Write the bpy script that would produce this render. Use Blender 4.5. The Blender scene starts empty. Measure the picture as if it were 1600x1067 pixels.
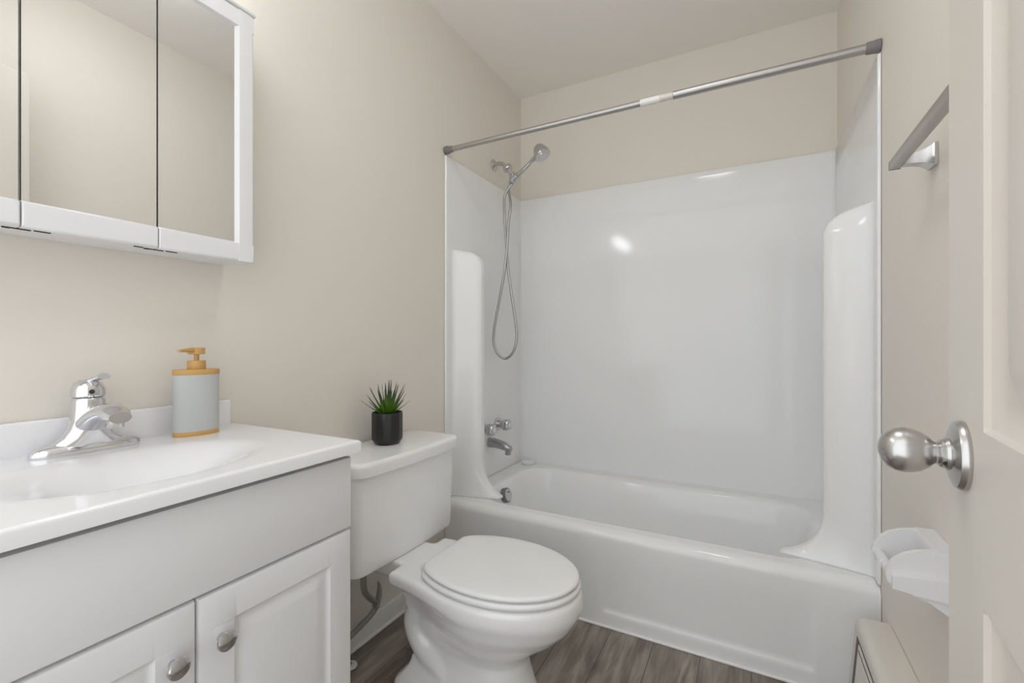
import bpy, bmesh, math, random
from mathutils import Vector, Matrix
random.seed(7)
PI = math.pi
sc = bpy.context.scene
C = sc.collection

# ------------------------------------------------------------------ camera, light, exposure
W, D, H = 1.5275, 2.382, 2.475          # alcove width, back wall, ceiling
TY = 1.629                              # front of the bathtub
YB = -0.10                              # doorway wall behind the camera
cam_d = bpy.data.cameras.new('camera'); cam = bpy.data.objects.new('camera', cam_d); C.objects.link(cam)
cam.location = (1.2, 0.0, 1.0485)
cam.rotation_euler = (PI/2, 0, math.radians(27.87))
cam_d.sensor_width = 36.0; cam_d.lens = 707.2/1600*36.0; cam_d.clip_start = 0.02
sc.camera = cam
sc.view_settings.view_transform = 'Standard'; sc.view_settings.look = 'None'
sc.view_settings.gamma = 1.0; sc.view_settings.use_curve_mapping = False
sc.view_settings.exposure = 0.54
try:
    sc.cycles.max_bounces = 14; sc.cycles.diffuse_bounces = 10; sc.cycles.glossy_bounces = 6
    sc.cycles.sample_clamp_indirect = 6.0
except Exception: pass

wd = bpy.data.worlds.new('world'); sc.world = wd; wd.use_nodes = True
wd.node_tree.nodes['Background'].inputs[0].default_value = (0.95, 0.975, 1.0, 1)
wd.node_tree.nodes['Background'].inputs[1].default_value = 1.2

def area(name, loc, rot, sx, sy, power, col):
    l = bpy.data.lights.new(name, 'AREA'); l.shape = 'RECTANGLE'; l.size = sx; l.size_y = sy
    l.energy = power; l.color = col
    o = bpy.data.objects.new(name, l); C.objects.link(o); o.location = loc; o.rotation_euler = rot
    return o
# ------------------------------------------------------------------ materials
def mat(name, col, rough=0.5, metal=0.0, bump=0.0, bscale=200.0, coat=0.0, var=0.0, vscale=3.0, spec=None, emis=None, es=0):
    m = bpy.data.materials.new(name); m.use_nodes = True
    nt = m.node_tree; b = nt.nodes['Principled BSDF']
    b.inputs['Base Color'].default_value = (*col, 1)
    b.inputs['Roughness'].default_value = rough; b.inputs['Metallic'].default_value = metal
    if coat: b.inputs['Coat Weight'].default_value = coat; b.inputs['Coat Roughness'].default_value = 0.05
    if spec is not None: b.inputs['Specular IOR Level'].default_value = spec
    if emis: b.inputs['Emission Color'].default_value = (*emis, 1); b.inputs['Emission Strength'].default_value = es
    tc = nt.nodes.new('ShaderNodeTexCoord')
    if var:
        n = nt.nodes.new('ShaderNodeTexNoise'); n.inputs['Scale'].default_value = vscale; n.inputs['Detail'].default_value = 3
        nt.links.new(tc.outputs['Object'], n.inputs['Vector'])
        mx = nt.nodes.new('ShaderNodeMix'); mx.data_type = 'RGBA'
        mx.inputs['A'].default_value = (*[c*(1-var) for c in col], 1); mx.inputs['B'].default_value = (*[min(1, c*(1+var)) for c in col], 1)
        nt.links.new(n.outputs['Fac'], mx.inputs['Factor']); nt.links.new(mx.outputs['Result'], b.inputs['Base Color'])
    if bump:
        n = nt.nodes.new('ShaderNodeTexNoise'); n.inputs['Scale'].default_value = bscale; n.inputs['Detail'].default_value = 4
        nt.links.new(tc.outputs['Object'], n.inputs['Vector'])
        bp = nt.nodes.new('ShaderNodeBump'); bp.inputs['Strength'].default_value = bump; bp.inputs['Distance'].default_value = 0.002
        nt.links.new(n.outputs['Fac'], bp.inputs['Height']); nt.links.new(bp.outputs['Normal'], b.inputs['Normal'])
    return m

M = {
 'wall': mat('wall_paint', (0.745, 0.705, 0.64), 0.55, bump=0.12, bscale=90, var=0.012, vscale=2),
 'ceil': mat('ceiling_paint', (0.87, 0.85, 0.81), 0.8, bump=0.3, bscale=120, var=0.01),
 'door': mat('door_paint', (0.69, 0.65, 0.59), 0.42, bump=0.05, bscale=60),
 'trim': mat('white_trim', (0.80, 0.80, 0.78), 0.4, bump=0.03),
 'tub': mat('white_fibreglass', (0.83, 0.835, 0.84), 0.10, bump=0.008, bscale=12, var=0.006, spec=0.4),
 'porc': mat('white_porcelain', (0.85, 0.85, 0.855), 0.12, coat=0.4, var=0.004),
 'seat': mat('white_seat_plastic', (0.83, 0.83, 0.83), 0.28, var=0.004),
 'marble': mat('white_cultured_marble', (0.83, 0.83, 0.845), 0.18, coat=0.3, var=0.01, vscale=5),
 'vinyl': mat('white_thermofoil', (0.735, 0.735, 0.745), 0.42, bump=0.03, bscale=150, var=0.006),
 'cab': mat('white_cabinet_lacquer', (0.80, 0.80, 0.81), 0.35, var=0.005),
 'plastic': mat('white_plastic', (0.74, 0.74, 0.75), 0.3, var=0.004),
 'mirror': mat('mirror_glass', (0.90, 0.90, 0.895), 0.015, 1.0),
 'chrome': mat('polished_chrome', (0.74, 0.74, 0.76), 0.08, 1.0, bump=0.01),
 'chrome2': mat('darker_chrome', (0.60, 0.60, 0.61), 0.14, 1.0, bump=0.01),  # darker chrome: dimmer reflections put into the base colour
 'nickel': mat('satin_nickel', (0.56, 0.55, 0.54), 0.27, 1.0, bump=0.02, bscale=300),
 'steel': mat('brushed_steel', (0.47, 0.455, 0.445), 0.42, 1.0, bump=0.03, bscale=300),
 'rubber': mat('grey_rubber', (0.19, 0.18, 0.18), 0.6, var=0.03),
 'grey': mat('grey_metal_spout', (0.42, 0.42, 0.42), 0.3, 1.0),
 'gold': mat('mustard_plastic', (0.56, 0.33, 0.11), 0.4, var=0.03),
 'bottle': mat('pale_grey_ceramic', (0.49, 0.505, 0.50), 0.5, var=0.02),
 'pot': mat('black_ceramic', (0.014, 0.014, 0.014), 0.35, var=0.05),
 'soil': mat('dark_soil', (0.03, 0.022, 0.015), 0.9, bump=0.8, bscale=300, var=0.3, vscale=90),
 'dark': mat('dark_gap', (0.03, 0.03, 0.03), 0.6, var=0.1),
 'darkmetal': mat('dark_bronze_trim', (0.045, 0.04, 0.035), 0.4, 0.6),
 'heater': mat('cream_enamel', (0.70, 0.67, 0.61), 0.35, bump=0.02, var=0.01),
 'towel': mat('warm_brushed_nickel', (0.50, 0.48, 0.47), 0.34, 1.0, bump=0.02),
 'caulk': mat('white_caulk', (0.85, 0.85, 0.84), 0.5, var=0.01),
 'paper': mat('white_sticker', (0.80, 0.79, 0.79), 0.5, var=0.02, vscale=30),
 'clear': mat('clear_sticker', (0.66, 0.63, 0.57), 0.3, var=0.02, vscale=30),
 'hose': mat('grey_hose', (0.45, 0.445, 0.44), 0.32, 1.0),
 'braid': mat('grey_braided_hose', (0.33, 0.33, 0.32), 0.5, 0.3, bump=0.5, bscale=500),
 'bulb': mat('lit_bulb', (1, 1, 1), 0.3, emis=(0.95, 0.975, 1.0), es=14.0),
 'fill_diffuser': mat('fill_lamp_glow', (1, 1, 1), 0.3, emis=(0.95, 0.975, 1.0), es=10.5),  # glow of the added fill lamp
}

def floor_mat():
    m = bpy.data.materials.new('wood_plank_vinyl'); m.use_nodes = True; nt = m.node_tree; N = nt.nodes; L = nt.links
    b = N['Principled BSDF']; b.inputs['Roughness'].default_value = 0.45
    tc = N.new('ShaderNodeTexCoord'); mp = N.new('ShaderNodeMapping'); mp.inputs['Rotation'].default_value = (0, 0, PI/2)
    L.new(tc.outputs['Object'], mp.inputs['Vector'])
    br = N.new('ShaderNodeTexBrick'); br.inputs['Scale'].default_value = 1.0
    br.inputs['Brick Width'].default_value = 1.2; br.inputs['Row Height'].default_value = 0.15
    br.inputs['Mortar Size'].default_value = 0.0012; br.inputs['Mortar Smooth'].default_value = 0.3
    br.inputs['Color1'].default_value = (0.30, 0.30, 0.30, 1); br.inputs['Color2'].default_value = (0.75, 0.75, 0.75, 1)
    br.inputs['Mortar'].default_value = (0.2, 0.2, 0.2, 1); br.offset = 0.37
    L.new(mp.outputs['Vector'], br.inputs['Vector'])
    m2 = N.new('ShaderNodeMapping'); m2.inputs['Scale'].default_value = (9, 1.7, 1)
    L.new(tc.outputs['Object'], m2.inputs['Vector'])
    n1 = N.new('ShaderNodeTexNoise'); n1.inputs['Scale'].default_value = 1.6; n1.inputs['Detail'].default_value = 7; n1.inputs['Distortion'].default_value = 1.2
    L.new(m2.outputs['Vector'], n1.inputs['Vector'])
    m3 = N.new('ShaderNodeMapping'); m3.inputs['Scale'].default_value = (90, 4, 1)
    L.new(tc.outputs['Object'], m3.inputs['Vector'])
    n2 = N.new('ShaderNodeTexNoise'); n2.inputs['Scale'].default_value = 1.5; n2.inputs['Detail'].default_value = 4
    L.new(m3.outputs['Vector'], n2.inputs['Vector'])
    a = N.new('ShaderNodeMath'); a.operation = 'MULTIPLY_ADD'; a.inputs[1].default_value = 0.35
    L.new(n2.outputs['Fac'], a.inputs[0]); L.new(n1.outputs['Fac'], a.inputs[2])
    a2 = N.new('ShaderNodeMath'); a2.operation = 'MULTIPLY_ADD'; a2.inputs[1].default_value = 0.20
    L.new(br.outputs['Color'], a2.inputs[0]); L.new(a.outputs[0], a2.inputs[2])
    cr = N.new('ShaderNodeValToRGB'); e = cr.color_ramp.elements
    e[0].position = 0.50; e[0].color = (0.105, 0.085, 0.070, 1); e[1].position = 1.0; e[1].color = (0.37, 0.325, 0.28, 1)
    x = cr.color_ramp.elements.new(0.74); x.color = (0.20, 0.17, 0.145, 1)
    L.new(a2.outputs[0], cr.inputs['Fac'])
    mx = N.new('ShaderNodeMix'); mx.data_type = 'RGBA'; mx.inputs['B'].default_value = (0.05, 0.042, 0.036, 1)
    L.new(br.outputs['Fac'], mx.inputs['Factor']); L.new(cr.outputs['Color'], mx.inputs['A']); L.new(mx.outputs['Result'], b.inputs['Base Color'])
    bp = N.new('ShaderNodeBump'); bp.inputs['Strength'].default_value = 0.15; bp.inputs['Distance'].default_value = 0.002
    L.new(a.outputs[0], bp.inputs['Height']); L.new(bp.outputs['Normal'], b.inputs['Normal'])
    return m
M['floor'] = floor_mat()

def leaf_mat():
    m = bpy.data.materials.new('succulent_leaf'); m.use_nodes = True; nt = m.node_tree; N = nt.nodes; L = nt.links
    b = N['Principled BSDF']; b.inputs['Roughness'].default_value = 0.45
    at = N.new('ShaderNodeAttribute'); at.attribute_name = 'along'
    cr = N.new('ShaderNodeValToRGB'); e = cr.color_ramp.elements
    e[0].position = 0.0; e[0].color = (0.20, 0.36, 0.02, 1); e[1].position = 1.0; e[1].color = (0.035, 0.02, 0.018, 1)
    for p, c in ((0.35, (0.11, 0.25, 0.015, 1)), (0.62, (0.04, 0.09, 0.014, 1)), (0.8, (0.03, 0.035, 0.016, 1))):
        k = cr.color_ramp.elements.new(p); k.color = c
    L.new(at.outputs['Fac'], cr.inputs['Fac']); L.new(cr.outputs['Color'], b.inputs['Base Color'])
    return m
M['leaf'] = leaf_mat()

# ------------------------------------------------------------------ helpers
def obj(name, bm, m, parent=None, smooth=True, angle=35, rel=True):
    me = bpy.data.meshes.new(name)
    bmesh.ops.recalc_face_normals(bm, faces=bm.faces[:])
    bm.to_mesh(me); bm.free()
    o = bpy.data.objects.new(name, me); C.objects.link(o)
    me.materials.append(M[m] if isinstance(m, str) else m)
    if smooth:
        for p in me.polygons: p.use_smooth = True
        me.set_sharp_from_angle(angle=math.radians(angle))
    if parent is not None:
        o.parent = parent
        # geometry is written in world coordinates: bring it into the parent's frame
        root = parent; off = Vector(parent.location)
        while root.parent: root = root.parent; off += Vector(root.location)
        for v in me.vertices: v.co -= off
    return o

def thing(name, label, cat, loc, group=None):
    o = bpy.data.objects.new(name, None); C.objects.link(o); o.location = loc
    o.empty_display_size = 0.05
    o['label'] = label; o['category'] = cat
    if group: o['group'] = group
    return o

def struct(name, bm, m, parent=None, **k):
    o = obj(name, bm, m, parent, **k); o['kind'] = 'structure'
    return o

def box(bm, x0, x1, y0, y1, z0, z1, bev=0.0, seg=3):
    r = bmesh.ops.create_cube(bm, size=1.0)
    vs = r['verts']
    for v in vs:
        v.co = Vector((x0 + (v.co.x+.5)*(x1-x0), y0 + (v.co.y+.5)*(y1-y0), z0 + (v.co.z+.5)*(z1-z0)))
    if bev > 0:
        es = list({e for v in vs for e in v.link_edges})
        bmesh.ops.bevel(bm, geom=es, offset=bev, segments=seg, affect='EDGES', profile=0.5)
    return bm

def frame_of(ax):
    ax = Vector(ax).normalized()
    t = Vector((0, 0, 1)) if abs(ax.z) < 0.9 else Vector((1, 0, 0))
    u = ax.cross(t).normalized(); v = ax.cross(u).normalized()
    return ax, u, v

def lathe(bm, prof, org, ax=(0, 0, 1), n=40, su=1.0, sv=1.0, uv=None, cap=True):
    """prof = [(radius, distance along axis)]"""
    ax, u, v = frame_of(ax)
    if uv: u, v = Vector(uv[0]), Vector(uv[1])
    org = Vector(org); rings = []
    for r, h in prof:
        rings.append([bm.verts.new(org + ax*h + u*(r*su*math.cos(2*PI*i/n)) + v*(r*sv*math.sin(2*PI*i/n))) for i in range(n)])
    for a, b in zip(rings, rings[1:]):
        for i in range(n):
            bm.faces.new((a[i], a[(i+1) % n], b[(i+1) % n], b[i]))
    if cap:
        bm.faces.new(rings[0][::-1]); bm.faces.new(rings[-1])
    return bm

def loft(bm, rings, cap=True):
    R = [[bm.verts.new(Vector(p)) for p in r] for r in rings]
    n = len(R[0])
    for a, b in zip(R, R[1:]):
        for i in range(n): bm.faces.new((a[i], a[(i+1) % n], b[(i+1) % n], b[i]))
    if cap: bm.faces.new(R[0][::-1]); bm.faces.new(R[-1])
    return bm

def catmull(P, k=6):
    P = [Vector(p) for p in P]; out = []
    Q = [P[0]*2-P[1]] + P + [P[-1]*2-P[-2]]
    for i in range(1, len(Q)-2):
        a, b, c, d = Q[i-1:i+3]
        for j in range(k):
            t = j/k
            out.append(0.5*((2*b)+(c-a)*t+(2*a-5*b+4*c-d)*t*t+(3*b-a-3*c+d)*t**3))
    out.append(P[-1]); return out

def tube(bm, path, r, n=14, smooth=0, flat=(1, 1)):
    P = catmull(path, smooth) if smooth else [Vector(p) for p in path]
    m = len(P); rad = (lambda i: r) if not callable(r) else (lambda i: r(i/(m-1)))
    t = (P[1]-P[0]).normalized(); _, u, v = frame_of(t)
    rings = []
    for i in range(m):
        tn = (P[min(i+1, m-1)]-P[max(i-1, 0)]).normalized()
        q = t.rotation_difference(tn); u = (q @ u).normalized(); v = tn.cross(u).normalized(); t = tn
        rings.append([P[i]+u*(rad(i)*flat[0]*math.cos(2*PI*k/n))+v*(rad(i)*flat[1]*math.sin(2*PI*k/n)) for k in range(n)])
    return loft(bm, rings)

def grid(bm, fn, us, vs):
    V = [[bm.verts.new(Vector(fn(a, b))) for b in vs] for a in us]
    for i in range(len(us)-1):
        for j in range(len(vs)-1):
            bm.faces.new((V[i][j], V[i+1][j], V[i+1][j+1], V[i][j+1]))
    return V

def frange(a, b, n): return [a+(b-a)*i/n for i in range(n+1)]
def sstep(x, a=0.0, b=1.0):
    t = max(0.0, min(1.0, (x-a)/(b-a))); return t*t*(3-2*t)

def lerp_prof(prof, x):
    if x <= prof[0][0]: return prof[0][1]
    for (a, p), (b, q) in zip(prof, prof[1:]):
        if x <= b: return p+(q-p)*(x-a)/(b-a)
    return prof[-1][1]

def panel_slab(bm, org, U, V, N_, w, h, thick, panels, prof, edge=0.004, plain_back=True):
    """slab whose front face (towards N_) carries raised-and-fielded panels; panels=[(u0,u1,v0,v1)]"""
    org, U, V, N_ = map(Vector, (org, U, V, N_))
    us, vs = {0.0, w}, {0.0, h}
    for k in (0.3, 1.0):
        us |= {edge*k, w-edge*k}; vs |= {edge*k, h-edge*k}
    for (a, b, c, d) in panels:
        for x, _ in prof:
            us |= {a+x, b-x}; vs |= {c+x, d-x}
    us, vs = sorted(us), sorted(vs)
    def dep(u, v):
        e = min(u, w-u, v, h-v)
        z = 0.0
        if e < edge: z = -edge*(1-math.sqrt(max(0, 1-(1-e/edge)**2)))
        for (a, b, c, d) in panels:
            k = min(u-a, b-u, v-c, d-v)
            if k > 0: z += lerp_prof(prof, k)
        return z
    G = grid(bm, lambda u, v: org+U*u+V*v+N_*dep(u, v), us, vs)
    # sides and back
    loop = [G[i][0] for i in range(len(us))] + [G[-1][j] for j in range(1, len(vs))] + \
           [G[i][-1] for i in range(len(us)-2, -1, -1)] + [G[0][j] for j in range(len(vs)-2, 0, -1)]
    back = []
    for v in loop:
        d = (v.co-org).dot(N_)
        back.append(bm.verts.new(v.co - N_*(d+thick)))
    n = len(loop)
    for i in range(n): bm.faces.new((loop[i], back[i], back[(i+1) % n], loop[(i+1) % n]))
    bm.faces.new(back)
    return bm

# ------------------------------------------------------------------ room shell
def wallbox(name, *a, m='wall'):
    bm = bmesh.new(); box(bm, *a); return struct(name, bm, m, smooth=False)
wallbox('floor', -0.1, W+0.1, -1.2, D+0.1, -0.06, 0.0, m='floor')
wallbox('ceiling', -0.1, W+0.1, YB-0.1, D+0.1, H, H+0.08, m='ceil')
wallbox('wall_left', -0.1, 0.0, YB-0.1, D+0.1, 0.0, H)
wallbox('wall_back', 0.0, W, D, D+0.1, 0.0, H)
wallbox('wall_right', W, W+0.1, YB-0.1, D+0.1, 0.0, H)
bm = bmesh.new(); box(bm, 0.0, 0.012, 0.72, TY-0.001, 0.0, 0.078, 0.003); box(bm, 0.0, 0.018, 0.72, TY-0.001, 0.0, 0.012, 0.004)
struct('baseboard_left', bm, 'trim')

# ------------------------------------------------------------------ open door
hd = math.radians(6.3)
U = Vector((math.sin(hd), math.cos(hd), 0)); Nn = Vector((-math.cos(hd), math.sin(hd), 0)); Zv = Vector((0, 0, 1))
edge_pt = Vector((1.3862, 0.646, 0))
DW = 0.70
org = edge_pt - U*DW; org.z = 0.012
bm = bmesh.new()
pr_door = [(0, 0), (0.004, -0.004), (0.012, -0.0075), (0.018, -0.009), (0.024, -0.009), (0.052, -0.0025), (0.055, -0.0015)]
st = 0.125; mid = (DW-0.10)/2
cols = [(st-0.02, mid-0.0), (mid+0.10, DW-st)]
rows = [(0.22, 0.812), (0.960, 1.60), (1.70, 1.92)]
panel_slab(bm, org, U, Zv, Nn, DW, 2.02, 0.035, [(a, b, c, d) for a, b in cols for c, d in rows], pr_door, edge=0.003)
door = struct('door_1', bm, 'door', angle=20)
kc = Vector((1.3796, 0.586, 0.940)) - U*0.0045
bm = bmesh.new()
lathe(bm, [(0.0320, 0.0), (0.0328, 0.0015), (0.0328, 0.0040), (0.0305, 0.0075), (0.024, 0.0100), (0.0155, 0.0115), (0.0150, 0.014)], kc, Nn, 56)
ro = obj('knob_rose', bm, 'nickel', door)
bm = bmesh.new()
lathe(bm, [(0.0135, 0.0115), (0.0135, 0.017), (0.0122, 0.0185), (0.0105, 0.0195), (0.0105, 0.0210), (0.0118, 0.0225), (0.0150, 0.0255), (0.0190, 0.031), (0.0214, 0.0375), (0.0223, 0.044), (0.0212, 0.051), (0.0180, 0.057), (0.0125, 0.0615), (0.006, 0.064), (0.001, 0.0646)], kc, Nn, 56)
kn = obj('door_knob', bm, 'nickel', door)
bm = bmesh.new()
pin = kc + Nn*0.0148 + Vector((0, 0, -0.007)) - U*0.0112
lathe(bm, [(0.0022, 0.0), (0.0022, 0.001)], pin, (-U+Vector((0, 0, -0.6))).normalized(), 16)
obj('keyhole', bm, 'dark', kn)

# ------------------------------------------------------------------ bathtub
def rr_sd(x, y, x0, x1, y0, y1, r):
    cx, cy = (x0+x1)/2, (y0+y1)/2
    qx, qy = abs(x-cx)-((x1-x0)/2-r), abs(y-cy)-((y1-y0)/2-r)
    return -(math.hypot(max(qx, 0), max(qy, 0))+min(max(qx, qy), 0)-r)   # positive inside
RIM = 0.352
BX0, BX1, BY0, BY1 = 0.105, W-0.105, 1.702, 2.300
def tub_z(x, y):
    d = rr_sd(x, y, BX0, BX1, BY0, BY1, 0.16)
    if d <= 0: return RIM
    t = min(1.0, d/0.11)
    z = RIM - 0.285*(0.5-0.5*math.cos(PI*t))
    return z - 0.01*sstep(d, 0.11, 0.3)
tub = thing('bathtub', 'white glossy alcove bathtub with plain apron behind the toilet', 'bathtub', (W/2, (TY+D)/2, 0))
bm = bmesh.new()
G = grid(bm, lambda x, y: (x, y, tub_z(x, y)), frange(0.001, W-0.001, 150), [1.662] + frange(1.67, D-0.008, 78))
# apron: rounded nose then the flat front with a shallow panel
prof = [(1.662, RIM)] + [(1.662-0.033*math.sin(a), RIM-0.033*(1-math.cos(a))) for a in frange(0, PI/2, 8)[1:]] + [(TY, z) for z in (0.30, 0.285, 0.278, 0.270, 0.255, 0.2, 0.12, 0.075, 0.066, 0.058, 0.050, 0.04, 0.02, 0.001)]
PX0, PX1 = 0.71, 1.375
def apr(x, i):
    y, z = prof[i]
    if y <= TY+1e-6:
        y += 0.006*sstep(min(x-PX0, PX1-x), 0, 0.022)*sstep(z, 0.050, 0.068)*(1-sstep(z, 0.14, 0.285))
    return (x, y, z)
xs = sorted(set([round(v, 5) for v in frange(0.001, W-0.001, 60)] + [PX0+d for d in (-.004, 0, .004, .008, .012, .016, .022)] + [PX1-d for d in (-.004, 0, .004, .008, .012, .016, .022)]))
grid(bm, lambda x, i: apr(x, int(i)), xs, list(range(len(prof))))
bmesh.ops.remove_doubles(bm, verts=bm.verts[:], dist=0.0004)
obj('tub_shell', bm, 'tub', tub, angle=50)
bm = bmesh.new(); box(bm, 0.002, W-0.002, TY-0.006, TY+0.004, 0.0, 0.008, 0.003); obj('caulk_bead', bm, 'caulk', tub)
bm = bmesh.new()
oc = Vector((0.153, 1.93, 0.304)); oa = Vector((1, 0, 0.28)).normalized()
lathe(bm, [(0.030, -0.02), (0.034, -0.018), (0.034, 0.003), (0.0335, 0.0055), (0.030, 0.007)], oc, oa, 40)
ov = obj('overflow_ring', bm, 'rubber', tub)
bm = bmesh.new(); lathe(bm, [(0.030, 0.0065), (0.0295, 0.0085), (0.02, 0.0105), (0.002, 0.011)], oc, oa, 40); obj('overflow_plate', bm, 'chrome2', ov)
for s in (-1, 1):
    bm = bmesh.new(); lathe(bm, [(0.003, 0.0095), (0.003, 0.0125), (0.0015, 0.013)], oc+Vector((0, 0, s*0.014)), oa, 12)
    obj('screw', bm, 'darkmetal', ov)
bm = bmesh.new()
lathe(bm, [(0.030, 0.0), (0.036, 0.004), (0.040, 0.010), (0.041, 0.013), (0.038, 0.013), (0.033, 0.008), (0.02, 0.005), (0.002, 0.004)], (0.075, 2.325, RIM-0.001), (0, 0, 1), 40)
obj('soap_dish', bm, 'tub', tub)

# ------------------------------------------------------------------ moulded surround
ST = 1.874
sur = thing('shower_surround', 'glossy white moulded wall surround standing on the rim of the bathtub', 'shower surround', (W/2, D, RIM))
def post(z):
    b = 0.115
    if z > 1.385:
        k = (z-1.385)/0.08
        return 0.0 if k >= 1 else 0.012+0.103*math.sqrt(max(0, 1-k*k))
    if z < 0.495:
        dz = min(0.495-z, 0.139); r = 0.14
        return b + r - math.sqrt(r*r-dz*dz)
    return b
def pprof(y, z):
    a = sstep(y, 1.672, 1.744)
    low = sstep(0.52-z, 0, 0.1)
    return a*(1-sstep(y, 1.765, 1.83))
ys = frange(TY, 1.655, 4)[:-1] + frange(1.655, 1.84, 46)[:-1] + frange(1.84, D-0.026, 18) + [D-0.023, D-0.019, D-0.016, D-0.0135, D-0.0115, D-0.010, D-0.009]
zs = frange(RIM+0.0002, 0.50, 22)[:-1] + frange(0.50, 1.37, 24)[:-1] + [1.38+0.0005*0] + frange(1.385, 1.46, 18) + [1.4625, 1.4645, 1.4655, 1.467, 1.48, 1.56, 1.7, ST-0.006, ST-0.002, ST]
def side_fn(mirror):
    def f(y, z):
        x = 0.008 + (post(z) if mirror else min(post(z), 0.212))*pprof(y, z)
        if y < TY+0.004: x = 0.008*math.sqrt(max(0, 1-((TY+0.004-y)/0.004)**2)) + 0.0005
        if z > ST-0.006: x -= 0.0065*((z-(ST-0.006))/0.006)**2
        # rounded inner corner towards the back panel
        r = 0.014; k = y-(D-0.009-r)
        if k > 0: x += r-math.sqrt(max(0, r*r-min(k, r)**2))
        x = max(x, 0.0012)
        return ((W-x) if mirror else x, min(y, D-0.009), z)
    return f
for mi in (False, True):
    bm = bmesh.new(); grid(bm, side_fn(mi), ys, zs)
    o = obj('side_panel', bm, 'tub', sur, angle=40)
    md = o.modifiers.new('solid', 'SOLIDIFY'); md.thickness = 0.0004
    o['label'] = 'right end panel with swelling column' if mi else 'left end panel with swelling column'
bm = bmesh.new()
def back_fn(x, z):
    k = rr_sd(x, z, 0.075, W-0.075, RIM+0.05, ST-0.055, 0.03)
    y = D-0.010+0.0006*sstep(k, 0, 0.03)
    if z > ST-0.006: y += 0.0045*((z-(ST-0.006))/0.006)**2
    return (x, y, z)
bx = [0.020, 0.032, 0.045, 0.06, 0.07] + frange(0.075, 0.10, 5) + frange(0.13, W-0.13, 20) + frange(W-0.10, W-0.075, 5) + [W-0.07, W-0.06, W-0.045, W-0.032, W-0.020]
bz = [RIM+0.0002, RIM+0.03] + frange(RIM+0.05, RIM+0.075, 5) + frange(0.5, 1.7, 16) + frange(ST-0.08, ST-0.055, 5) + [ST-0.03, ST-0.006, ST-0.003, ST]
grid(bm, back_fn, bx, bz)
o = obj('back_panel', bm, 'tub', sur, angle=40)

# ------------------------------------------------------------------ curtain rod
RZ, RY = 1.894, TY+0.006
rod = thing('shower_curtain_rod', 'brushed steel tension curtain rod spanning the tub opening above the surround', 'curtain rod', (0.0, RY, RZ))
bm = bmesh.new(); lathe(bm, [(0.0110, 0.03), (0.0110, 0.98)], (0, RY, RZ), (1, 0, 0), 32); obj('inner_tube', bm, 'steel', rod)
bm = bmesh.new(); lathe(bm, [(0.0125, 0.0), (0.0135, 0.001), (0.0135, W-0.03-0.962)], (0.962, RY, RZ), (1, 0, 0), 32); obj('outer_tube', bm, 'steel', rod)
bm = bmesh.new(); lathe(bm, [(0.0155, 0.0), (0.0170, 0.002), (0.0170, 0.018), (0.0140, 0.021), (0.0135, 0.036), (0.0120, 0.042)], (0.0005, RY, RZ), (1, 0, 0), 32); obj('end_cap', bm, 'rubber', rod)
bm = bmesh.new(); lathe(bm, [(0.0165, 0.0), (0.0185, 0.002), (0.0185, 0.012), (0.0175, 0.015), (0.0165, 0.032), (0.0135, 0.036)], (W-0.0005, RY, RZ), (-1, 0, 0), 32); obj('end_cap', bm, 'rubber', rod)
bm = bmesh.new(); lathe(bm, [(0.0112, 0.0), (0.0122, 0.0004), (0.0122, 0.066), (0.0112, 0.0664)], (0.852, RY, RZ), (1, 0, 0), 32); o = obj('sticker', bm, 'paper', rod); o['label'] = 'white paper sticker wrapped on rod'
bm = bmesh.new(); lathe(bm, [(0.0112, 0.0), (0.0120, 0.0004), (0.0120, 0.043), (0.0112, 0.0434)], (0.9186, RY, RZ), (1, 0, 0), 32); o = obj('sticker', bm, 'clear', rod); o['label'] = 'clear pale end of sticker'

# ------------------------------------------------------------------ hand shower
SY = 2.06
sh = thing('hand_shower', 'chrome hand shower on a wall arm with long looping grey hose', 'hand shower', (0, SY, 1.97))
bm = bmesh.new(); lathe(bm, [(0.029, 0.0), (0.030, 0.003), (0.026, 0.008), (0.016, 0.013), (0.012, 0.014)], (0.0005, SY, 1.975), (1, 0, 0), 36); obj('wall_flange', bm, 'chrome2', sh)
bm = bmesh.new(); tube(bm, [(0.008, SY, 1.975), (0.03, SY, 1.979), (0.055, SY, 1.972), (0.075, SY, 1.955), (0.088, SY, 1.94)], 0.0105, 20, 5); obj('shower_arm', bm, 'chrome2', sh)
ax = Vector((0.55, 0, -0.83)).normalized(); o0 = Vector((0.080, SY, 1.954))
bm = bmesh.new()
lathe(bm, [(0.012, -0.004), (0.022, 0.0), (0.0245, 0.004), (0.0245, 0.018), (0.022, 0.022), (0.013, 0.026), (0.012, 0.045), (0.0165, 0.048), (0.0165, 0.060), (0.012, 0.064)], o0, ax, 30)
obj('connector_nut', bm, 'chrome2', sh)
# bracket that holds the handle
bc = o0 + ax*0.082
hdir = Vector((0.86, -0.10, 0.50)).normalized()
bm = bmesh.new()
lathe(bm, [(0.010, -0.026), (0.017, -0.022), (0.019, 0.0), (0.017, 0.022), (0.010, 0.026)], bc, hdir, 28)
lathe(bm, [(0.009, -0.028), (0.015, -0.024), (0.016, 0.018), (0.009, 0.022)], bc+Vector((-0.012, 0, -0.006)), (0.05, -0.1, -1), 24)
obj('holder_bracket', bm, 'chrome2', sh)
hs = bc - hdir*0.035
hpth = [hs, hs+hdir*0.05, hs+hdir*0.10, hs+hdir*0.15+Vector((0, 0, 0.004)), hs+hdir*0.195+Vector((0, 0, 0.006))]
bm = bmesh.new(); tube(bm, hpth, lambda t: 0.0095+0.0025*math.sin(PI*min(1, t*1.4))+0.006*max(0, t-0.75)*4, 22, 5)
hh = obj('handle', bm, 'chrome2', sh)
hc = hs + hdir*0.212 + Vector((0.0, 0, 0.016))
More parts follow.
